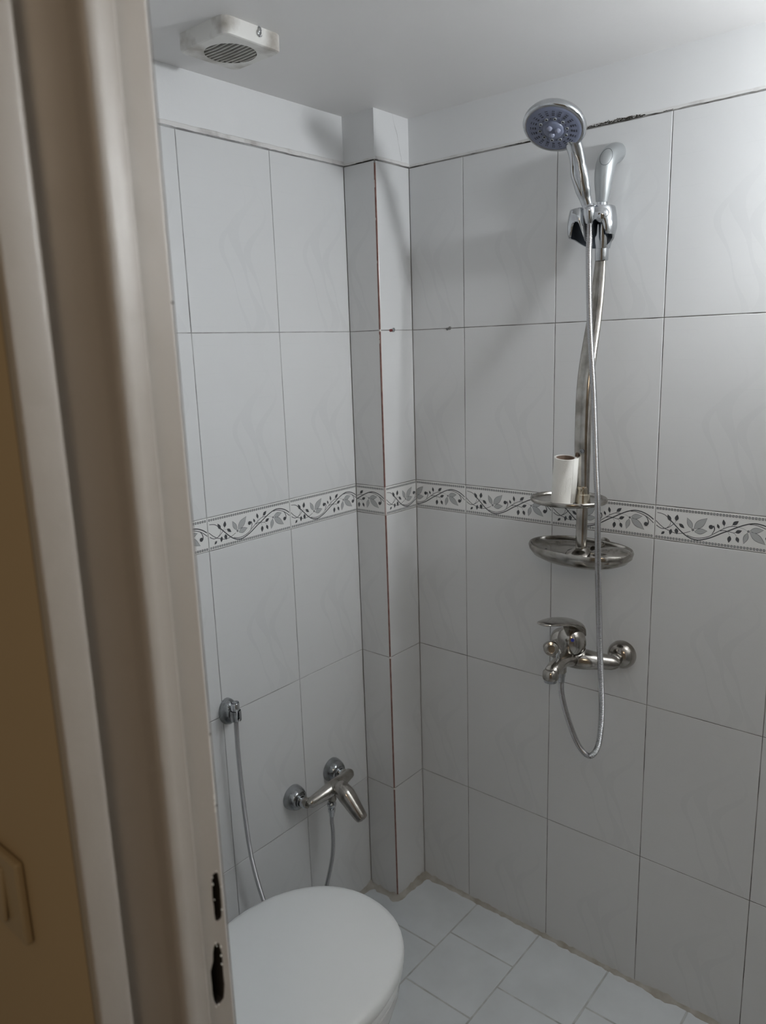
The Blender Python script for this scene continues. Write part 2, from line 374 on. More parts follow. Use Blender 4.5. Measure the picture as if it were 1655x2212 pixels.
# corner pipe casing: dark face looks to the door, lit face parallel to the left wall
g = G()
tiled(g, (-PW, 0, 0), (0, -1, 0), (-1, 0, 0), [(0.0, PD-.0025, 0.1482)], ledge=(0, 0.0060, 0.0003), seed=5)
tiled(g, (0, -PD, 0), (1, 0, 0), (0, -1, 0), [(-PW+.0025, 0.0, 0.0)], ledge=(0, 0.0085, 0.0016), seed=8)
g.face([(-PW, -PD+.0025, ZT), (-PW-.0012, -PD-.0012, ZT+.003), (-PW-.0012, -PD-.0012, ZC), (-PW, -PD+.0025, ZC)], 5)
g.face([(-PW-.0012, -PD+.003, ZT+.002), (-PW-.0012, -PD-.0012, ZT+.002), (-PW-.0012, -PD-.0012, ZC), (-PW-.0012, -PD+.003, ZC)], 5)
g.face([(-PW-.0012, -PD-.0012, ZT+.002), (-PW+.003, -PD-.0012, ZT+.002), (-PW+.003, -PD-.0012, ZC), (-PW-.0012, -PD-.0012, ZC)], 5)
# bare clay arris between the two tile edges, interrupted by grout and by the pale border tile
def strip(z0, z1, mi, w=0.0031, d=0.0):
    a = (-PW-d, -PD+w, 0); b = (-PW+w, -PD-d, 0); c = (-PW-.0002-d, -PD-.0002-d, 0)
    for p, q in ((a, c), (c, b)):
        n = max(2, int((z1-z0)/.03)); jt = [random.uniform(0, .0006) for _ in range(n+1)]
        for i in range(n):
            za, zb = z0+(z1-z0)*i/n, z0+(z1-z0)*(i+1)/n
            g.face([(p[0]+jt[i]*.3, p[1]+jt[i]*.3, za), (q[0]+jt[i], q[1]+jt[i], za), (q[0]+jt[i+1], q[1]+jt[i+1], zb), (p[0]+jt[i+1]*.3, p[1]+jt[i+1]*.3, zb)], mi)
for z0, z1 in ((0.012, Z5-.003), (Z5+.002, Z4-.002), (Z4+.002, Z3), (Z2, Z1-.002), (Z1+.002, ZT-.006)): strip(z0, z1, 8)
strip(Z3, Z2, 9)
for z in (Z5, Z4, Z1): strip(z-.003, z+.002, 10, d=0.0008)
for z in (1.985, 1.978, 1.62, 1.608, 1.90, 1.80): g.box((-PW-.0002, -PD+.0024, z), (.0012, .0012, random.uniform(.003, .012)), 10)
# hairline crack down the lit plaster face
prev = None
for x, z, w in ((-.063, ZC, .0003), (-.058, 2.131, .0005), (-.0525, 2.118, .0009), (-.046, 2.105, .0007), (-.042, 2.088, .0005), (-.038, 2.072, .0007), (-.033, 2.056, .0004), (-.031, 2.046, .0004)):
    s_ = [(x-w/2, -PD-.00135, z), (x+w/2, -PD-.00135, z)]
    if prev: g.face([prev[0], prev[1], s_[1], s_[0]], 6)
    prev = s_
struct(g.build('wall_corner_casing', WM+[M_CLAY, M_PINK, M_CHIP], recalc=False))
# door wall (inner face) and far end wall
g = G()
def TV(g, *a, **k): tiled(g, *a, **k)
tiled(g, (XD, 0, 0), (0, 1, 0), (1, 0, 0), [(-0.80, -0.75, .2), (-0.75, -0.5, 0), (-0.5, -0.25, 0), (-0.25, 0, 0)], art=False, seed=21)
g.box((XD-.025, -0.36, ZC/2), (0.04, 0.72, ZC), 5)
tiled(g, (XD, 0, 0), (0, 1, 0), (1, 0, 0), [(YB, -1.7, 0)], art=False, seed=22)
g.box((XD-.025, YB+.125, ZC/2), (0.04, 0.25, ZC), 5)
g.box((XD-.020, -1.25, 2.085), (0.04, 0.93, 0.13), 5)
struct(g.build('wall_door_side', WM, recalc=False))
g = G()
tiled(g, (0, YB, 0), (-1, 0, 0), (0, 1, 0), [(i*.25, min((i+1)*.25, -XD), 0) for i in range(5)], art=False, seed=23)
g.box((XD/2, YB-.055, ZC/2), (-XD+.2, 0.1, ZC), 5)
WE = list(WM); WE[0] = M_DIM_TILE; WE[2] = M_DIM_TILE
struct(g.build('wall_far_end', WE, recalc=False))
# ceiling
g = G(); g.box((XD/2-.05, YB/2, ZC+.03), (-XD+.3, -YB+.2, .06), 0); struct(g.build('ceiling', M_CEIL))
# floor: 20 cm tiles in a running bond
g = G(); g.box((XD/2-.6, YB/2, -.0307), (-XD+1.4, -YB+1.6, .06), 1)
rj = {0: -.216, 1: -.148, 2: -.228, 3: -.148}
for r in range(10):
    y1 = -.10-.2*r if r else 0.0
    y0 = -.10-.2*(r+1)
    ytop = y1 if r else 0.0
    xs = rj.get(r, -.228 if r % 2 else -.148); e = [0.0]
    while xs > -1.30: e.append(xs); xs -= .2
    e.append(-1.30)
    for i in range(len(e)-1):
        x1, x0 = e[i], e[i+1]; h = .0020; c = .0012
        if x1-x0 < .01: continue
        F = [(x0+h+c, y0+h+c), (x1-h-c, y0+h+c), (x1-h-c, ytop-h-c), (x0+h+c, ytop-h-c)]; B = [(x0+h, y0+h), (x1-h, y0+h), (x1-h, ytop-h), (x0+h, ytop-h)]
        if y0 < YB: continue
        g.face([(a, b, 0.0) for a, b in F], 0)
        for k in range(4):
            l = (k+1) % 4; g.face([(*B[k], -.0010), (*B[l], -.0010), (*F[l], 0.0), (*F[k], 0.0)], 0)
struct(g.build('floor', [M_FLOOR, M_FGROUT], recalc=False))
# dirty caulk fillet where walls meet the floor
def fillet(pts, name):
    g = G(); rnd = random.Random(4); rows = []
    for (x, y, nx, ny, w) in pts:
        w *= rnd.uniform(.75, 1.3); h = w*rnd.uniform(.9, 1.3)
        rows.append([(x-nx*.002, y-ny*.002, h), (x+nx*w*.25, y+ny*w*.25, h*.45), (x+nx*w*.55, y+ny*w*.55, h*.18+.0006), (x+nx*w*1.25, y+ny*w*1.25, .0004), (x+nx*w*1.25, y+ny*w*1.25, -.001)])
    g.grid(rows, 0, True, closed_u=False); o = g.build(name, M_CAULK); return struct(o)
pts = []
for i in range(50):
    x = XD+.01+(-PW-XD-.012)*i/49; pts.append((x, 0, 0, -1, .007+.012*max(0, (x+.20)/.07)))
fillet(pts, 'trim_1')
pts = [(-PW, -.003-(PD-.005)*i/9, -1, 0, .010+.004*abs(i-4.5)/4.5) for i in range(10)]+[(-PW, -PD, -.7, -.7, .012)]
pts += [(-PW+.003+(PW-.006)*i/11, -PD, 0, -1, .010+.006*(i/11)**3) for i in range(12)]
fillet(pts, 'trim_2')
pts = [(0, -PD-.003-.012*i, -1, 0, .008+.012*math.exp(-i/1.8)+(.008 if 59 < i < 63 else 0)) for i in range(150)]
fillet(pts, 'trim_3')
# soft filler in the vertical corner foot
# mould line on the tile tops of the right wall
g = G(); rnd = random.Random(9)
def blob(y, z, a, b, mi=0, x=-.0022):
    n = 7; ph = rnd.random()
    g.face([(x-.0001*rnd.random(), y-a*math.cos(2*PI*(i+ph)/n)*rnd.uniform(.6, 1.2), z+b*math.sin(2*PI*(i+ph)/n)*rnd.uniform(.6, 1.2)) for i in range(n)], mi)
for i in range(170):
    y = -.585-.125*rnd.random()**.8; k = .3+.7*math.sin(PI*min(1, max(0, (-y-.575)/.14)))
    blob(y, ZT+.0025+rnd.gauss(.0015, .0016)*k, rnd.uniform(.0008, .0026), rnd.uniform(.0005, .0012))
for i in range(60): y = -.585-.12*i/60; blob(y, ZT+.0010, .0022, .0009)
for y, n in ((-.39, 12), (-.42, 10), (-.455, 14), (-.755, 12), (-.30, 6), (-.16, 6)):
    for i in range(n): blob(y-i*.0016+.008, ZT+.0012+rnd.gauss(0, .0003), .0016, .0006)
o = g.build('trim_4', M_MOLD, recalc=False); struct(o)
# ------------------------------------------------------------ door frame and hallway side
from mathutils.geometry import tessellate_polygon
def arc(cx, cy, r, a0, a1, n=6): return [(cx+r*math.cos(math.radians(a0+(a1-a0)*i/n)), cy+r*math.sin(math.radians(a0+(a1-a0)*i/n))) for i in range(n+1)]
FH = 2.02
g = G()
plan = [(-1.2755, -.7995)]+arc(-1.2755-.0022, -.8135+.0007, .0022, 0, -90)
plan += [(-1.2905, -.8150), (-1.2915, -.8157)]+arc(-1.2985, -.8087, .0068, -95, -180, 8)+[(-1.3053, -.7262)]
plan[-1] = (-1.3062, -.8010)
plan += [(-1.3080, -.7965), (-1.3380, -.7730), (-1.3420, -.7720), (-1.3440, -.7745), (-1.3440, -.7920)]+arc(-1.3520, -.7925, .0075, 0, -90, 5)+arc(-1.3750, -.7970, .0030, -90, -180, 6)+[(-1.3780, -.790)]
g.grid([[(x, y, z) for x, y in plan] for z in (0.0, .5, 1.0, 1.5, FH+.02)], 0, True, closed_u=False)
far = [(-1.2375, -.70), (-1.2375, -.7965)]+arc(-1.2400, -.7975, .0025, 0, -90, 4)
g.grid([[(x, y, z) for x, y in far] for z in (0.0, 1.0, FH+.02)], 0, True, closed_u=False)
# strike face with its two chopped holes
rnd = random.Random(12)
def ragged(x0, x1, z0, z1, n, j, rr=.3):
    P = []
    for i in range(n):
        a = 2*PI*i/n; cx, cz = math.cos(a), math.sin(a); k = 1/max(abs(cx)**4+abs(cz)**4, 1e-6)**.25
        P.append(((x0+x1)/2+(x1-x0)/2*cx*k*rnd.uniform(1-j, 1+j*.4), (z0+z1)/2+(z1-z0)/2*cz*k*rnd.uniform(1-j*.25, 1+j*.1)))
    return P
H1 = ragged(-1.2512, -1.2412, 1.036, 1.090, 22, .12); H2 = ragged(-1.2618, -1.2462, .9435, 1.013, 26, .08)
H2 = [(x+(.004 if z > .995 and x < -1.254 else 0), z) for x, z in H2]
outer = [(-1.2755, 0), (-1.240, 0), (-1.240, FH+.02), (-1.2755, FH+.02)]
loops = [[Vector((x, z, 0)) for x, z in L] for L in (outer, H1, H2)]
flat = [p for L in loops for p in L]
for t in tessellate_polygon(loops): g.face([(flat[i].x, -.8000, flat[i].y) for i in t], 0)
for L in (H1, H2):
    n = len(L)
    for i in range(n):
        a, b = L[i], L[(i+1) % n]
        g.face([(a[0], -.8000, a[1]), (b[0], -.8000, b[1]), (b[0], -.7980, b[1]), (a[0], -.7980, a[1])], 1)
        g.face([(a[0], -.7980, a[1]), (b[0], -.7980, b[1]), (b[0]-.001, -.765, b[1]), (a[0]-.001, -.765, a[1])], 2)
    g.face([(x-.001, -.765, z) for x, z in L], 2)
# paint crumbs round the holes and a chip on the edge
for L in (H1, H2):
    for k in range(7):
        x, z = L[rnd.randrange(len(L))]; s_ = rnd.uniform(.0005, .0012)
        g.box((x+rnd.gauss(0, .0008), -.8004, z+rnd.gauss(0, .001)), (s_, .0012, s_*rnd.uniform(1, 2.6)), 3)
for z in (1.170, 1.163, 1.156): g.box((-1.2388, -.7994, z), (.0016, .0014, .004), 3)
g.box((-1.2378, -.7975, 1.055), (.0012, .002, .009), 2)
# core, header and the other jamb
g.box((-1.2900, -.70, FH/2), (.095, .02, FH), 0)
o = g.build('door_1', [M_FRAME, M_HOLE, M_RAW, M_PAPER], recalc=False); struct(o); o['label'] = 'cream painted door frame with chopped-out latch holes'
g = G(); g.box((-1.29, -1.255, FH+.04), (.10, .93, .04), 0); g.box((-1.2905, -1.725, FH/2), (.105, .05, FH), 0)
struct(g.build('door_2', M_FRAME))
g = G(); g.box((-1.3615, -.195, 1.15), (.0330, 1.192, 2.30), 0); g.box((-1.300, -.129, 1.15), (.090, 1.058, 2.30), 0); g.box((-1.300, -2.20, 1.15), (.082, .90, 2.30), 0); g.box((-1.31, -1.255, 2.18), (.062, .93, .24), 0)
struct(g.build('wall_hallway', M_HALL))
g = G(); g.box((-1.90, -1.2, -.033), (1.10, 3.2, .06), 0); struct(g.build('floor_hallway', mat('hall_floor', (.30, .26, .21), .5)))
# light switch on the hallway wall
t = thing('light_switch', 'cream light switch on the tan hallway wall beside the door frame', 'light switch', (-1.378, -.642, 1.086))
g = G(); g.box((-1.3825, -.644, 1.0855), (.009, .086, .089)); g.build('plate', M_SWITCH, t, bevel=.003)
g = G(); g.box((-1.3885, -.641, 1.0855), (.005, .034, .058), 0, Matrix.Rotation(.06, 3, 'Y')); g.build('rocker', M_SWITCH, t, bevel=.002)

# ------------------------------------------------------------ lamp (just outside the frame, on the right wall)
t = thing('wall_lamp', 'round white globe lamp on the right wall beyond the shower', 'lamp', (-.01, LAMP_POS[1], LAMP_POS[2]))
g = G(); g.lathe((-.001, LAMP_POS[1], LAMP_POS[2]), (-1, 0, 0), [(0, .05), (.012, .05), (.02, .042), (.03, .02), (-LAMP_POS[0]-.045, .018), (-LAMP_POS[0]-.040, .024)], 32); g.build('base', M_WHITE, t)
g = G(); g.ellipsoid(LAMP_POS, ((1, 0, 0), (0, 1, 0), (0, 0, 1)), (LAMP_R,)*3, seg=32, rings=20); g.build('globe', M_GLOBE, t)
g = G(); g.lathe((LAMP_POS[0], LAMP_POS[1], LAMP_POS[2]-.074), (0, 0, 1), [(0, .020), (.002, .060), (.010, .086), (.012, .086), (.006, .060), (.004, .020)], 40); g.build('added_shade_dish', M_WHITE, t)  # unseen dish added below the globe to shade the lower walls

# ------------------------------------------------------------ exhaust fan
x0, x1, y0, y1, zt, zb = -.706, -.572, -.262, -.128, ZC+.001, ZC-.0285
t = thing('exhaust_fan', 'square white exhaust fan with dusty round grille on the ceiling', 'fan', ((x0+x1)/2, (y0+y1)/2, ZC))
def rrect(x0, x1, y0, y1, r, z, n=6):
    P = []
    for cx, cy, a in ((x1-r, y1-r, 0), (x0+r, y1-r, 90), (x0+r, y0+r, 180), (x1-r, y0+r, 270)):
        P += [(cx+r*math.cos(math.radians(a+90*i/n)), cy+r*math.sin(math.radians(a+90*i/n)), z) for i in range(n+1)]
    return P
g = G()
rr = [rrect(x0, x1, y0, y1, .016, zt), rrect(x0, x1, y0, y1, .016, zb+.004), rrect(x0+.0012, x1-.0012, y0+.0012, y1-.0012, .015, zb+.0012), rrect(x0+.004, x1-.004, y0+.004, y1-.004, .013, zb)]
g.grid(rr, 0, True)
fx, fy, fr = (x0+x1)/2+.002, (y0+y1)/2+.002, .047
outer = [Vector((a, b, 0)) for a, b, _ in rr[-1]]; hole = [Vector((fx+fr*math.cos(2*PI*i/48), fy+fr*math.sin(2*PI*i/48), 0)) for i in range(48)]
fl = outer+hole
for q in tessellate_polygon([outer, hole]): g.face([(fl[i].x, fl[i].y, zb) for i in q], 0)
g.grid([[(p.x, p.y, zb) for p in hole], [(p.x, p.y, zb+.016) for p in hole]], 1, True)
g.face([(p.x, p.y, zb+.016) for p in hole], 1)
for i in range(2): # shallow recess lines either side of the grille
    pass
g.build('housing', [M_FAN, M_FANCAVITY], t)
g = G()
for i in range(10):
    xx = fx-fr+.0055+i*(2*fr-.011)/9; L = math.sqrt(max(0, fr*fr-(xx-fx)**2))*.995
    pts = [(xx+.0035*math.cos((k/8-.5)*2.2)-.002, fy-L+2*L*k/8, zb+.0012) for k in range(9)]
    ring = [[Vector(p)+Vector(d) for d in ((-.0015, 0, -.0012), (.0015, 0, -.0012), (.0015, 0, .0016), (-.0015, 0, .0016))] for p in pts]
    g.grid(ring, 0, False); g.cap(ring[0]); g.cap(ring[-1])
g.build('grille', mat('fan_slat', (.50, .49, .46), .55, noise=(30, (.33, .31, .28), .3, .55)), t)
g = G(); cx = -.628
g.tube([(cx, y0-.0005, ZC-.001), (cx, y0-.004, ZC-.004), (cx-.001, y0-.005, ZC-.012), (cx-.001, y0-.001, ZC-.016)], .0016, 8)
g.tube(catmull([(cx+.004, y0-.002, ZC-.006), (cx-.003, y0-.005, ZC-.009), (cx-.005, y0-.003, ZC-.013), (cx, y0-.004, ZC-.017), (cx+.004, y0-.002, ZC-.014)], 4), .0009, 6)
g.build('wire_hook', M_CHROME, t)

# ------------------------------------------------------------ wall plugs
def plug(name, c, ax, m, lab, ln=.006):
    t = thing(name, lab, 'wall plug', c)
    c = Vector(c); ax = Vector(ax)
    g = G(); g.lathe(c-ax*.003, ax, [(0, .0030), (.003, .0034), (.003+ln*.6, .0034), (.003+ln, .0026)], 14); g.build('plug_body', m, t)
    return t
t = plug('wall_plug', (-.0935, -PD, 1.6352), (0.55, -.8, 0.1), M_RED, 'dark red wall plug poking out of the casing tile joint')
g = G(); c = Vector((-.0825, -PD-.002, 1.6368))
for a in range(20):
    pass
ring = [(c.x+.0042*math.cos(2*PI*i/20), c.y-.001, c.z+.0042*math.sin(2*PI*i/20)) for i in range(21)]
g.tube(ring, .0011, 8, caps=False); g.lathe(c, (0, -1, 0), [(0, .0030), (.0012, .0026)], 14); g.build('ring', M_CHROME, t)
t = plug('wall_plug', (0, -.2145, 1.6345), (-1, 0, 0), M_GREYPLUG, 'small dark wall plug in the right wall tile joint', .004)
g = G(); g.lathe((.001, -.2215, 1.6362), (-1, 0, 0), [(0, .0048), (.0022, .0045), (.003, .003)], 7, smooth=False); g.build('broken_filler', mat('plug_filler', (.22, .22, .21), .9), t)

# ------------------------------------------------------------ toilet
t = thing('toilet', 'white toilet with closed oval lid by the left wall', 'toilet', (-.85, -.395, 0))
tc = Vector((-.855, -.392)); LZ = .430
def egg(k, z, cx=-.790, cy=-.3915, L0=.225, L1=.235, Wd=.193, n=56):
    P = []
    for i in range(n):
        a = 2*PI*i/n; cs, sn = math.cos(a), math.sin(a)
        if cs >= 0: x = L0*k*cs; e = 1.0
        else: x = -(L1*k)*abs(cs)**.75
        y = Wd*k*(abs(sn)**.92)*(1 if sn >= 0 else -1)
        if cs < 0: y *= 1-.12*abs(cs)**2
        P.append((cx+x, cy+y, z))
    return P
g = G()
lid = [(.955, LZ-.030), (.985, LZ-.029), (.998, LZ-.024), (1.0, LZ-.017), (.994, LZ-.010), (.975, LZ-.0045), (.93, LZ-.001), (.8, LZ+.0015), (.55, LZ+.003), (.25, LZ+.0036), (.02, LZ+.0038)]
g.grid([egg(k, z) for k, z in lid], 0, True); g.cap(egg(.955, LZ-.030), 0, flip=True); g.cap(egg(.02, LZ+.0038), 0)
lid_o = g.build('lid', M_LID, t)
g = G(); seat = [(.93, LZ-.050), (.975, LZ-.048), (.985, LZ-.042), (.975, LZ-.034), (.90, LZ-.031)]
g.grid([egg(k, z) for k, z in seat], 0, True); g.cap(egg(.93, LZ-.050), 0, flip=True); g.cap(egg(.90, LZ-.031), 0); g.build('seat', M_LID, t)
g = G()
bowl = [(.93, LZ-.053, 0), (.96, LZ-.060, 0), (.95, LZ-.085, 0), (.90, LZ-.13, -.01), (.78, LZ-.20, -.03), (.62, LZ-.28, -.06), (.54, LZ-.35, -.08), (.56, .03, -.08), (.60, .0, -.08)]
g.grid([egg(k, z, cx=-.790+dx) for k, z, dx in bowl], 0, True); g.cap(egg(.93, LZ-.053), 0, flip=False); g.cap(egg(.60, 0, cx=-.87), 0)
g.build('bowl', M_WHITE, t)
g = G(); g.box((-1.160, -.3915, .585), (.14, .33, .33)); g.build('cistern', M_WHITE, t, bevel=.02, bseg=4)
g = G(); g.box((-1.160, -.3915, .765), (.148, .345, .03)); g.build('cistern_lid', M_WHITE, t, bevel=.01, bseg=3)
g = G(); g.box((-1.09, -.3915, .21), (.22, .20, .42)); g.build('cistern_support', M_WHITE, t, bevel=.03, bseg=4)
g = G(); g.lathe((-1.160, -.3915, .778), (0, 0, 1), [(0, .02), (.008, .02), (.010, .016)], 24); g.build('flush_button', M_CHROME, t)
for sy in (-1, 1):
    g = G(); g.lathe((-1.012, -.3915+sy*.075-.012, LZ-.018), (0, 1, 0), [(0, .011), (.024, .011)], 16); g.build('hinge', M_LID, t)

# ------------------------------------------------------------ corrugated hoses
def hose(path, R, pitch, name, m, parent, amp=.13, seg=14):
    P = resample(path, pitch/4); n = len(P); g = G(); rad = [(R, R*.985, R*(1-amp), R*(1-amp))[i % 4] for i in range(n)]
    g.tube(P, rad, seg); return g.build(name, m, parent)

# ------------------------------------------------------------ bidet mixer on the left wall
t = thing('bidet_mixer', 'small worn chrome lever mixer low on the left wall above the toilet', 'tap', (-.356, 0, .452))
IZ = (.4455, .4577)
for x, z in ((-.4300, .4470), (-.2810, .4560)):
    g = G(); g.lathe((x, .0015, z), (0, -1, 0), [(0, .0330), (.003, .0335), (.012, .0325), (.021, .0300), (.029, .0255), (.0320, .0225), (.0325, .0175), (.035, .0170), (.037, .0180), (.0385, .0160)], 40); g.build('wall_flange', M_FLANGE, t)
    g = G(); g.lathe((x, -.030, z), (0, -1, 0), [(0, .0125), (.005, .0128), (.0055, .0115), (.010, .0115), (.0105, .0135), (.020, .0135), (.021, .0115), (.026, .0115)], 6 if False else 28); g.build('union_nut', M_CHROME, t)
g = G()
A, B = Vector((-.4370, -.0640, .4520)), Vector((-.2740, -.0680, .4690)); ax = (B-A).normalized()
pts = []; rad = []
for i in range(21):
    q = i/20; pts.append(A+(B-A)*q+Vector((0, -.012*math.sin(PI*q), .006*math.sin(PI*q)))); e = min(q, 1-q)
    rad.append(.0135*min(1, (e*14+.35))**.5+.006*math.sin(PI*q)**2)
g.tube(pts, rad, 20, up=(0, 0, 1), ell=1.0)
for x, z in ((-.4300, .452), (-.2810, .461)): g.lathe((x, -.047, z-.001), (0, -1, 0), [(0, .0125), (.014, .0130)], 20)
g.lathe((-.356, -.0720, .4420), (0, -.08, -1), [(-.005, .0115), (.012, .0115), (.018, .0085)], 20)
body = g.build('body', M_NICKEL, t)
g = G(); g.lathe((-.356, -.080, .467), (0.02, -.92, .18), [(0, .0185), (.012, .0190), (.014, .0178), (.017, .0178)], 32); g.build('cartridge_collar', M_NICKEL, t)
g = G()
hp = catmull([(-.356, -.090, .4700), (-.3555, -.104, .4720), (-.355, -.118, .4660), (-.3545, -.134, .4520), (-.354, -.150, .4360), (-.3535, -.164, .4220), (-.3530, -.174, .4130), (-.3530, -.178, .4095)], 5)
n = len(hp); rad = []; el = []
KR = [(0, .0130), (.14, .0215), (.34, .0235), (.58, .0200), (.78, .0172), (.90, .0150), (.96, .0120), (1, .0050)]
for i in range(n):
    q = i/(n-1)
    for (a, ra), (b, rb) in zip(KR[:-1], KR[1:]):
        if a <= q <= b: rad.append(ra+(rb-ra)*(q-a)/(b-a)); break
    el.append(1.0)
g.tube(hp, rad, 24, up=(0, .55, .8), ell=el); g.build('lever_handle', M_NICKEL, t)
g = G(); g.lathe((-.3600, -.0735, .4260), (-.05, 0, -1), [(0, .0075), (.002, .0100), (.006, .0125), (.012, .0120), (.016, .0085), (.018, .0080), (.020, .0100), (.030, .0095), (.032, .0072), (.042, .0068)], 24); g.build('outlet_nut', M_CHROME, t)

# hose from the mixer down behind the toilet and up to the hand spray
t = thing('bidet_hose', 'thin ribbed metal hose looping behind the toilet up to hand spray', 'hose', (-.50, -.05, .06))
path = catmull([(-.3625, -.0735, .388), (-.3625, -.0735, .365), (-.3600, -.0730, .33), (-.3640, -.0710, .265), (-.3880, -.0680, .190), (-.4200, -.064, .120), (-.4700, -.060, .080), (-.5250, -.055, .100), (-.5620, -.052, .165), (-.5850, -.0500, .240), (-.6030, -.0470, .3250), (-.6180, -.0460, .4260), (-.6260, -.0450, .5750), (-.6290, -.0450, .6900), (-.6275, -.0450, .7620)], 8)
hose(path, .0056, .0024, 'ribbed_tube', M_HOSE, t, amp=.15, seg=12)
# sprayer holder + spray
t = thing('spray_bracket', 'chrome wall bracket on the left wall holding the hand spray', 'bracket', (-.628, 0, 0.7790))
g = G(); c0 = Vector((-.6180, .001, .7690)); rows = []
for d, k in ((0, 1.0), (.006, 1.0), (.013, .93), (.019, .78), (.024, .58)):
    rows.append([(c0.x+.0235*k*math.cos(2*PI*i/32), -d, c0.z+(.0325*k)*math.sin(2*PI*i/32)) for i in range(32)])
g.grid(rows, 0, True); g.cap(rows[-1], 0); g.build('wall_plate', M_FLANGE, t)
g = G()
ring = [];
for z, r1, r2 in ((0.7610, .0108, .0065), (0.7630, .0128, .0070), (0.7730, .0132, .0085), (0.7830, .0130, .0100), (0.7870, .0118, .0104)):
    ring.append([(-.6270+r1*math.cos(a), -.0450+r1*math.sin(a), z) for a in [math.radians(-115+330*i/28+25) for i in range(29)]])
g.grid(ring, 0, True, closed_u=False)
ring2 = [[(-.6270+r2*math.cos(a), -.0450+r2*math.sin(a), z) for a in [math.radians(-115+330*i/28+25) for i in range(29)]] for z, r1, r2 in ((0.7870, .0118, .0104), (0.7730, .0132, .0085), (0.7610, .0108, .0065))]
g.grid(ring2, 0, True, closed_u=False)
g.box((-.6225, -.028, 0.7730), (.014, .022, .022)); g.build('cradle', M_FLANGE, t)
t = thing('hand_spray', 'chrome bidet spray nozzle standing in its wall bracket', 'sprayer', (-.6270, -.045, .75))
g = G(); g.lathe((-.6270, -.0450, 0.7590), (.0, 0, 1), [(0, .0060), (.006, .0066), (.014, .0082), (.024, .0094), (.028, .0102), (.0455, .0102), (.0470, .0092)], 28); g.build('nozzle_body', M_CHROME, t)
g = G(); g.lathe((-.6270, -.0450, 0.8058), (.0, 0, 1), [(0, .0091), (.0010, .0088), (.0012, .007)], 24)
g.build('rubber_rim', M_NOZ, t)
g = G(); g.lathe((-.6270, -.0450, 0.8065), (.0, 0, 1), [(0, .0068), (.0012, .0064)], 20, 0)
for a in range(5):
    g.lathe((-.6270+.0038*math.cos(a*1.256), -.0450+.0038*math.sin(a*1.256), 0.8076), (0, 0, 1), [(0, .0009), (.0008, .0008)], 8, 1)
g.build('spray_face', [M_SATIN, M_NOZ], t)

# ------------------------------------------------------------ bath mixer on the right wall
t = thing('bath_mixer', 'worn chrome bath and shower mixer on the right wall under the soap dish', 'tap', (-.06, -.628, .872))
for y in (-.703, -.553):
    g = G(); g.lathe((.0015, y, .872), (-1, 0, 0), [(0, .0330), (.003, .0335), (.010, .0330), (.018, .0305), (.025, .0255), (.030, .0185), (.032, .0130)], 40); g.build('wall_flange', M_NICKEL, t)
    g = G(); g.lathe((-.030, y, .872), (-1, 0, 0), [(0, .0105), (.004, .0105), (.0045, .0150), (.018, .0150), (.019, .0125), (.024, .0125)], 6); g.build('union_nut', M_NICKEL, t, bevel=.001)
g = G(); pts = []; rad = []; el = []
for i in range(25):
    q = i/24; y = -.722+.188*q; c = math.sin(PI*q)
    pts.append((-.062-.034*c**1.5, y, .872+.006*c)); e = min(q, 1-q); rad.append((.0160*min(1, e*11+.25)**.5)+.0085*c**2); el.append(1.0+.15*c)
g.tube(pts, rad, 24, up=(0, 0, 1), ell=el)
# spout: arches out toward the room and turns down
sp = catmull([(-.080, -.628, .874), (-.110, -.628, .880), (-.145, -.628, .889), (-.178, -.628, .890), (-.203, -.628, .884), (-.215, -.628, .872)], 6); n = len(sp)
g.tube(sp, [.0225-.0055*min(1, i/(n*.5)) for i in range(n)], 22, up=(0, 1, 0), ell=[.9-.05*i/n for i in range(n)])
g.lathe((-.213, -.628, .884), (0, 0, -1), [(-.006, .0120), (0, .0172), (.012, .0178), (.016, .0165)], 28)
g.lathe((-.162, -.628, .884), (0, 0, -1), [(0, .012), (.018, .0115), (.020, .010)], 24)
g.build('body', M_NICKEL, t)
g = G(); g.lathe((-.213, -.628, .870), (0, 0, -1), [(0, .0145), (.009, .0145), (.0095, .0120)], 14, smooth=False); g.build('aerator', M_CHROME, t)
g = G(); g.lathe((-.162, -.628, .866), (0, 0, -1), [(0, .0095), (.010, .0095), (.011, .0082), (.022, .0080)], 20); g.build('hose_outlet', M_CHROME, t)
g = G()
g.lathe((-.100, -.628, .884), (-.30, 0, .95), [(0, .026), (.012, .0275), (.016, .0285), (.018, .0265), (.0205, .0285), (.022, .0290)], 36)
g.build('cartridge_collar', M_NICKEL, t)
g = G(); ax = Vector((-.30, 0, .95)).normalized(); cc = Vector((-.1085, -.628, .9080))
g.lathe(cc, ax, [(0, .0295), (.006, .0318), (.016, .0325), (.028, .0310), (.040, .0268), (.049, .0195), (.054, .010), (.0555, .001)], 40, ell=1.0)
g.build('handle_dome', M_NICKEL, t)
g = G(); hp = catmull([(-.092, -.628, .936), (-.105, -.628, .957), (-.130, -.628, .973), (-.165, -.628, .986), (-.205, -.628, .996), (-.238, -.628, 1.004), (-.254, -.628, 1.006)], 6); n = len(hp)
rr = []; 
for i in range(n):
    q = i/(n-1); w = .0310*math.sin(PI*min(.98, .28+q*.50))**.8; w = w*(1-max(0, q-.55)*.85); w *= (1-.55*max(0, (q-.93)/.07)**2); rr.append(w)
g.tube(hp, rr, 26, up=(0, 1, 0), ell=[.50-.26*min(1, i/(n*.55)) for i in range(n)])
g.build('lever_handle', M_NICKEL, t)
g = G(); g.lathe((-.1425, -.6440, .9390), (-.55, -.8, .05), [(0, .0042), (.0012, .0040)], 16); g.build('temperature_dot', M_BLUE, t)
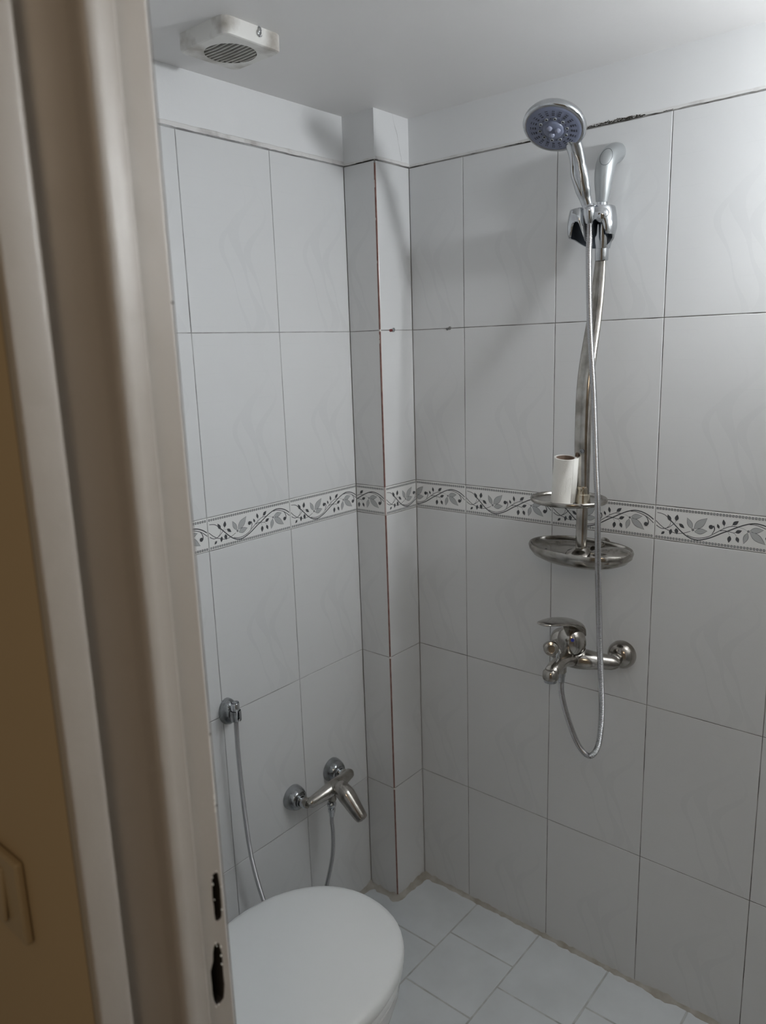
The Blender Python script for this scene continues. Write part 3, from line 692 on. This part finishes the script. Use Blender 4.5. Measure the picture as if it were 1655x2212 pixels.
g = G(); g.lathe((-.178, -.6275, .900), (-.10, 0, 1), [(-.006, .0075), (.000, .0080), (.002, .0045), (.022, .0042)], 20); g.build('diverter_stem', M_CHROME, t)
g = G(); g.lathe((-.198, -.6200, .935), (-.80, -.45, .15), [(-.006, .012), (.004, .0155), (.014, .0165), (.019, .0150), (.0205, .0095), (.020, .0085), (.0208, .001)], 30); g.build('diverter_knob', M_NICKEL, t)

# ------------------------------------------------------------ shower rail with slider, shelf and soap dish
t = thing('shower_rail', 'silver shower riser rail with slider, oval shelf and soap dish on right wall', 'shower rail', (0, -.64, 1.14))
g = G(); pts = catmull([(-.040, -.6400, 1.875), (-.040, -.6400, 1.80), (-.046, -.640, 1.723), (-.064, -.640, 1.640), (-.090, -.640, 1.552), (-.103, -.640, 1.484), (-.106, -.640, 1.40), (-.104, -.640, 1.340), (-.098, -.640, 1.27), (-.097, -.640, 1.238)], 6); n = len(pts)
w = []; 
for i in range(n):
    z = pts[i].z; k = max(0, min(1, (1.80-z)/.30)); w.append(.0100+.0085*math.sin(PI/2*k)-(.0050*max(0, min(1, (1.36-z)/.10))))
g.tube(pts, w, 20, up=(0, 1, 0), ell=[.55]*n); g.build('rail', M_NICKEL, t)
g = G(); pts = catmull([(-.040, -.640, 1.876), (-.042, -.6415, 1.895), (-.044, -.6430, 1.915), (-.044, -.6450, 1.935), (-.039, -.6470, 1.953), (-.026, -.6490, 1.966), (-.010, -.6500, 1.973), (.0015, -.6500, 1.975)], 6); n = len(pts)
g.tube(pts, [.0130+.0075*math.sin(PI*.5*min(1, i/(n*.55))) for i in range(n)], 26, up=(0, 1, 0), ell=1.0)
br = g.build('upper_bracket', M_SATIN, t)
from mathutils.bvhtree import BVHTree
bvh = BVHTree.FromPolygons([v.co.copy() for v in br.data.vertices], [tuple(p.vertices) for p in br.data.polygons])
g = G()   # oval seam of the cap on the bracket nose
dirv = Vector((-.82, -.30, .45)).normalized(); cen = Vector((-.0370, -.6455, 1.9500)); a1 = Vector((0, 1, 0)); a1 = (a1-dirv*a1.dot(dirv)).normalized(); a2 = dirv.cross(a1)
el_ = []
for i in range(41):
    a = 2*PI*i/40; p = cen+a1*(.0120*math.cos(a))+a2*(.0190*math.sin(a)); hit = bvh.ray_cast(p+dirv*.08, -dirv)
    if hit[0] is not None: el_.append(hit[0]+dirv*.0001)
g.tube(el_, .00045, 6, caps=False); g.build('cap_seam', M_DARK, br)
g = G(); g.lathe((-.040, -.640, 1.885), (0, 0, -1), [(0, .0112), (.028, .0112)], 24); g.build('upper_sleeve', M_CHROME, t)
# slider: barrel round the rail, flared skirt, fork for the handset and side knob
g = G()
g.lathe((-.0430, -.6450, 1.8600), (0, 0, -1), [(-.001, .0165), (0, .0200), (.004, .0212), (.030, .0212), (.055, .0205), (.070, .0170), (.078, .0150)], 36)
g.lathe((-.041, -.6420, 1.794), (0, 0, -1), [(0, .0140), (.034, .0140), (.036, .0132), (.0365, .0115)], 30)
sl = g.build('slider_barrel', M_CHROME, t)
g = G()
SX, SY = -.078, -.636
def skirt(k, zoff=0.0, n=72, m=14, up=False):
    rows = []
    for q in range(m+1):
        t_ = q/m; rg = []
        for i in range(n):
            a = 2*PI*i/n; cs, sn = math.cos(a), math.sin(a)
            ry = .0495*abs(sn)**.85*(1 if sn >= 0 else -1); rx = .0330*abs(cs)**.75*(1 if cs >= 0 else -1)
            if cs < 0: rx += .017*math.exp(-(ry/.0095)**2)
            front = max(0.0, -cs)**.6 if cs < 0 else 0.0
            lobe = math.exp(-((abs(ry)-.025)/.0165)**4)
            zb_ = 1.783+.020*abs(sn)**2+.050*front*lobe+.004*(1-lobe)*front
            ztop = 1.858; z = ztop+(zb_-ztop)*t_
            bul = .86+.16*math.sin(PI*min(1, .15+t_*.62))-(.16*max(0, t_-.72) if cs >= 0 else .05*max(0, t_-.8))
            rg.append((SX+rx*k*bul, SY+ry*k*bul, z))
        rows.append(rg)
    return rows
so = skirt(1.0); si = skirt(.91)
g.grid(so, 0, True); g.cap([(SX+(p[0]-SX)*.97, SY+(p[1]-SY)*.97, p[2]+.0018) for p in so[0]], 0); g.grid([so[0], [(SX+(p[0]-SX)*.97, SY+(p[1]-SY)*.97, p[2]+.0018) for p in so[0]]], 0, True)
g.grid([so[-1], si[-1]], 0, True); g.grid(si[::-1], 1, True); g.cap([(p[0], p[1], p[2]-.002) for p in si[0]], 1)
g.build('slider_body', [M_CHROME, M_RECESS], t)
g = G(); g.lathe((-.0930, -.6640, 1.8420), (-.93, -.30, .12), [(0, .0150), (.008, .0150), (.011, .0132), (.0135, .009), (.0145, .001)], 30); g.build('slider_knob', M_CHROME, t)
g = G(); g.lathe((-.1150, -.6440, 1.362), (-1, 0, .0), [(0, .0050), (.0024, .0048), (.0026, .0034), (.0012, .0030)], 20); g.build('screw_cover', M_FLANGE, t)
# connector between shelf and dish
g = G(); g.tube([(-.099, -.640, 1.262), (-.099, -.640, 1.247), (-.101, -.640, 1.215), (-.102, -.640, 1.140)], .0128, 22, up=(0, 1, 0), ell=.75); g.build('lower_post', M_NICKEL, t)
g = G(); g.lathe((-.098, -.640, 1.282), (0, 0, -1), [(0, .0125), (.004, .0135), (.006, .0125), (.016, .0125), (.018, .0150), (.034, .0158), (.038, .0170)], 28); g.build('shelf_collar', M_BRASS, t)
g = G(); rows = []
def oval(cx, cy, ax, ay, z, rot=0.0, n=56, tilt=0.0, sq=1.0):
    P = []
    for i in range(n):
        a = 2*PI*i/n; cs, sn = math.cos(a), math.sin(a); x = ax*abs(cs)**sq*(1 if cs >= 0 else -1); y = ay*abs(sn)**sq*(1 if sn >= 0 else -1)
        P.append((cx+x*math.cos(rot)-y*math.sin(rot), cy+x*math.sin(rot)+y*math.cos(rot), z+tilt*(x*math.cos(rot)-y*math.sin(rot))))
    return P
for k, z in ((.02, 1.2410), (.90, 1.2410), (.965, 1.2418), (.99, 1.2440), (1.0, 1.2470), (.995, 1.2505), (.975, 1.2520), (.95, 1.2505), (.93, 1.2465), (.86, 1.2452), (.02, 1.2452)):
    rows.append(oval(-.087, -.600, .0760*k, .0870*k, z))
g.grid(rows, 0, True); g.build('shelf', M_NICKEL, t)
# soap dish: shallow crescent tray
g = G(); rows = []
for k, z in ((.02, 1.1040), (.50, 1.1045), (.74, 1.1085), (.90, 1.1170), (.985, 1.1290), (1.005, 1.1375), (.985, 1.1425), (.955, 1.1415), (.93, 1.1360), (.86, 1.1310), (.6, 1.1290), (.02, 1.1285)):
    rows.append(oval(-.0860, -.6290, .0800*k, .1230*k, z, rot=-.10, sq=.92))
g.grid(rows, 0, True)
dish = g.build('soap_dish', M_NICKEL, t)
g = G()   # raised round hub and shell-shaped corner of the tray
g.lathe((-.102, -.640, 1.129), (0, 0, 1), [(0, .034), (.006, .030), (.010, .020), (.014, .0165), (.016, .014)], 32)
rows = []
for k, z in ((1.0, 1.128), (.98, 1.138), (.9, 1.1435), (.6, 1.1475), (.03, 1.149)):
    rows.append(oval(-.100, -.708, .052*k, .042*k, z, rot=-.3))
g.grid(rows, 0, True)
g.build('dish_hub', M_NICKEL, dish)
for dx, dy, zz in ((-.105, -.702, 1.1478), (-.145, -.672, 1.1290), (-.130, -.590, 1.1288), (-.105, -.555, 1.1288)):
    g = G(); g.lathe((dx, dy, zz), (0, 0, 1), [(0, .0035), (.0008, .0033)], 14); g.build('drain_hole', M_NOZ, dish)
# wall stub that fixes the dish
g = G(); g.lathe((.001, -.650, 1.131), (-1, 0, 0), [(0, .016), (.006, .016), (.008, .009), (.06, .008)], 24); g.build('wall_mount', M_NICKEL, t)

# ------------------------------------------------------------ paper roll on the shelf
t = thing('paper_roll', 'nearly finished white embossed paper roll standing on the metal shelf', 'paper roll', (-.122, -.604, 1.2455))
AXR = Vector((-.070, -.098, 1)).normalized(); g = G(); c = (-.120, -.601, 1.2472); Hh = .1010; tl = .030
R_ = .0245; g.lathe(c, AXR, [(0, R_), (Hh, R_)], 44)
g.f.pop(); g.m.pop(); g.s.pop()
axr = AXR
top = Vector(c)+axr*Hh
def circ(p, r, n=44):
    a = Vector((1, 0, 0)); a = (a-axr*a.dot(axr)).normalized(); b = axr.cross(a); return [p+a*(r*math.cos(2*PI*i/n))+b*(r*math.sin(2*PI*i/n)) for i in range(n)]
g.grid([circ(top, R_), circ(top+axr*.0006, R_-.001), circ(top+axr*.0004, R_-.0035), circ(top-axr*.0002, R_-.0048)], 0, True)
g.build('paper', M_PAPER, t)
g = G(); g.grid([circ(top-axr*.0004, R_-.0046), circ(top-axr*.0004, R_-.0056), circ(top-axr*.099, R_-.0056)], 0, True); g.build('core', M_CARD, t)
# loose outer sheet hanging off the right side
g = G(); rows = []
vr = Vector((.64, -.768, 0)); vf = Vector((.768, .64, 0))
for a_, b_ in [(q.x, q.y) for q in catmull([(.55, -.86, 0), (.80, -.68, 0), (1.03, -.42, 0), (1.20, -.12, 0), (1.30, .25, 0), (1.33, .75, 0)], 4)]:
    off = vr*(R_*a_)+vf*(R_*b_)
    rows.append([Vector(c)+off, Vector(c)+off+axr*(Hh*.5), Vector(c)+off+axr*(Hh-.0008)])
g.grid(rows, 0, True, closed_u=False)
o = g.build('loose_sheet', M_PAPER, t); md = o.modifiers.new('s', 'SOLIDIFY'); md.thickness = .0007
# embossed swirls
g = G()
def on_roll(th, z, rr_=R_+.0002):
    return Vector(c)+axr*z+(-vf*math.cos(th)+vr*math.sin(th))*rr_
def swirl(pts, r=.00038):
    P = catmull([(a, b, 0) for a, b in pts], 6); g.tube([on_roll(p.x, p.y) for p in P], r, 6)
for th0, z0, k in ((-.25, .030, 1.0), (.30, .046, 1.0), (-.30, .074, .6), (-.15, .087, .5)):
    swirl([(th0-.22*k, z0+.004*k), (th0-.30*k, z0-.006*k), (th0-.12*k, z0-.012*k), (th0+.08*k, z0-.002*k), (th0+.06*k, z0+.012*k), (th0-.10*k, z0+.010*k), (th0-.14*k, z0-.004*k), (th0+.10*k, z0-.010*k), (th0+.28*k, z0+.002*k), (th0+.22*k, z0+.014*k)])
g.build('embossing', M_PAPER, t)

# ------------------------------------------------------------ hand shower
hn = Vector((-.5266, -.0509, -.8486)).normalized(); hc = Vector((-.2010, -.6115, 1.9985))
t = thing('hand_shower', 'chrome hand shower with round lilac grey face in the slider', 'shower head', (-.112, -.643, 1.852))
g = G(); g.lathe(hc, hn, [(-.030, .006), (-.0285, .020), (-.024, .036), (-.017, .0490), (-.009, .0570), (-.002, .0605), (.003, .0608), (.0068, .0585), (.0078, .0555), (.0070, .0528)], 56)
g.build('head_shell', M_CHROME, t)
g = G(); g.lathe(hc, hn, [(.0040, .0535), (.0072, .0532), (.0080, .0522), (.0086, .048), (.0088, .02), (.0110, .0192), (.0128, .017), (.0132, .002)], 56); fc = g.build('spray_plate', M_FACE, t)
up_ = Vector((0, 0, 1)); e1 = (up_-hn*up_.dot(hn)).normalized(); e2 = hn.cross(e1)
g = G()
for i in range(10):
    a = 2*PI*i/10+.2; p = hc+hn*.0090+(e1*math.cos(a)+e2*math.sin(a))*.0265; g.lathe(p, hn, [(0, .0034), (.0014, .0031), (.0016, .0022), (.0006, .0021)], 14)
g.build('jet_ring', M_SATIN, fc)
g = G()
for i in range(10):
    a = 2*PI*i/10+.2; p = hc+hn*.0090+(e1*math.cos(a)+e2*math.sin(a))*.0265; g.lathe(p, hn, [(0, .0022), (.0010, .0021)], 10)
    a += .314; p = hc+hn*.0088+(e1*math.cos(a)+e2*math.sin(a))*.0265; g.lathe(p, hn, [(0, .0011), (.0008, .0010)], 8)
for i in range(20):
    a = 2*PI*i/20
    for r_, s_ in ((.0350, .0013), (.0395, .0011), (.0440, .0010)):
        for db in (-.035, .035):
            p = hc+hn*.0087+(e1*math.cos(a+db)+e2*math.sin(a+db))*r_; g.lathe(p, hn, [(0, s_), (.0007, s_*.9)], 8)
g.build('spray_holes', M_NOZ, fc)
g = G()
for a in (.5, 2.6, 4.7):
    p = hc+hn*.0132+(e1*math.cos(a)+e2*math.sin(a))*.0095; g.ellipsoid(p, (e1, e2, hn), (.0058, .0058, .0045), seg=16, rings=10)
g.build('massage_button', mat('lilac_button', (.27, .29, .38), .25), fc)
g = G(); hp = catmull([(-.1110, -.6410, 1.8580), (-.1180, -.6365, 1.8800), (-.1260, -.6335, 1.9030), (-.1340, -.6315, 1.9250), (-.1420, -.6315, 1.9450), (-.1510, -.6305, 1.9620), (-.1610, -.6280, 1.9800), (-.1740, -.6220, 2.0000)], 7); n = len(hp); rad = []
ctrl = [(0, .0105), (.08, .0118), (.22, .0160), (.38, .0182), (.52, .0160), (.66, .0158), (.78, .0168), (.90, .0210), (1, .0260)]
for i in range(n):
    q = i/(n-1)
    for (a, ra), (b, rb) in zip(ctrl[:-1], ctrl[1:]):
        if a <= q <= b: k = (q-a)/(b-a); k = k*k*(3-2*k); rad.append(ra+(rb-ra)*k); break
g.tube(hp, rad, 26, up=(0, 1, 0), ell=.74)
hd = g.build('handle', M_CHROME, t)
g = G()
for sg in (-1, 1):
    pts = [hp[i]+Vector((-.0105 if i < 26 else -.009, 0, -.006))+Vector((0, sg*rad[i]*.42*math.sin(PI*(i-8)/(30)), 0)) for i in range(8, 36)]
    g.tube(pts, .0011, 8)
g.build('grip_line', M_NICKEL, hd)
g = G(); g.lathe((-.1085, -.6432, 1.8600), (.10, .0, -1), [(-.004, .0100), (0, .0120), (.002, .0108), (.004, .0122), (.012, .0122), (.020, .0112), (.032, .0085), (.034, .007)], 26); g.build('hose_cone', M_CHROME, t)

# shower hose
t = thing('shower_hose', 'long ribbed chrome hose hanging from hand shower to bath mixer', 'hose', (-.15, -.69, .66))
path = catmull([(-.1045, -.6430, 1.834), (-.1020, -.6425, 1.80), (-.1060, -.6440, 1.757), (-.1150, -.6540, 1.627), (-.1350, -.6755, 1.487), (-.1650, -.6985, 1.347), (-.1820, -.7120, 1.266), (-.1860, -.7180, 1.150), (-.1720, -.7220, .945), (-.1560, -.7235, .812), (-.1500, -.7190, .735), (-.1490, -.7115, .6960), (-.1490, -.6960, .6745), (-.1500, -.6765, .6830), (-.1520, -.6580, .7130), (-.1570, -.6380, .7710), (-.1610, -.6290, .8150), (-.1620, -.6280, .8480)], 8)
hose(path, .0068, .0034, 'ribbed_tube', M_HOSE, t, amp=.18, seg=14)
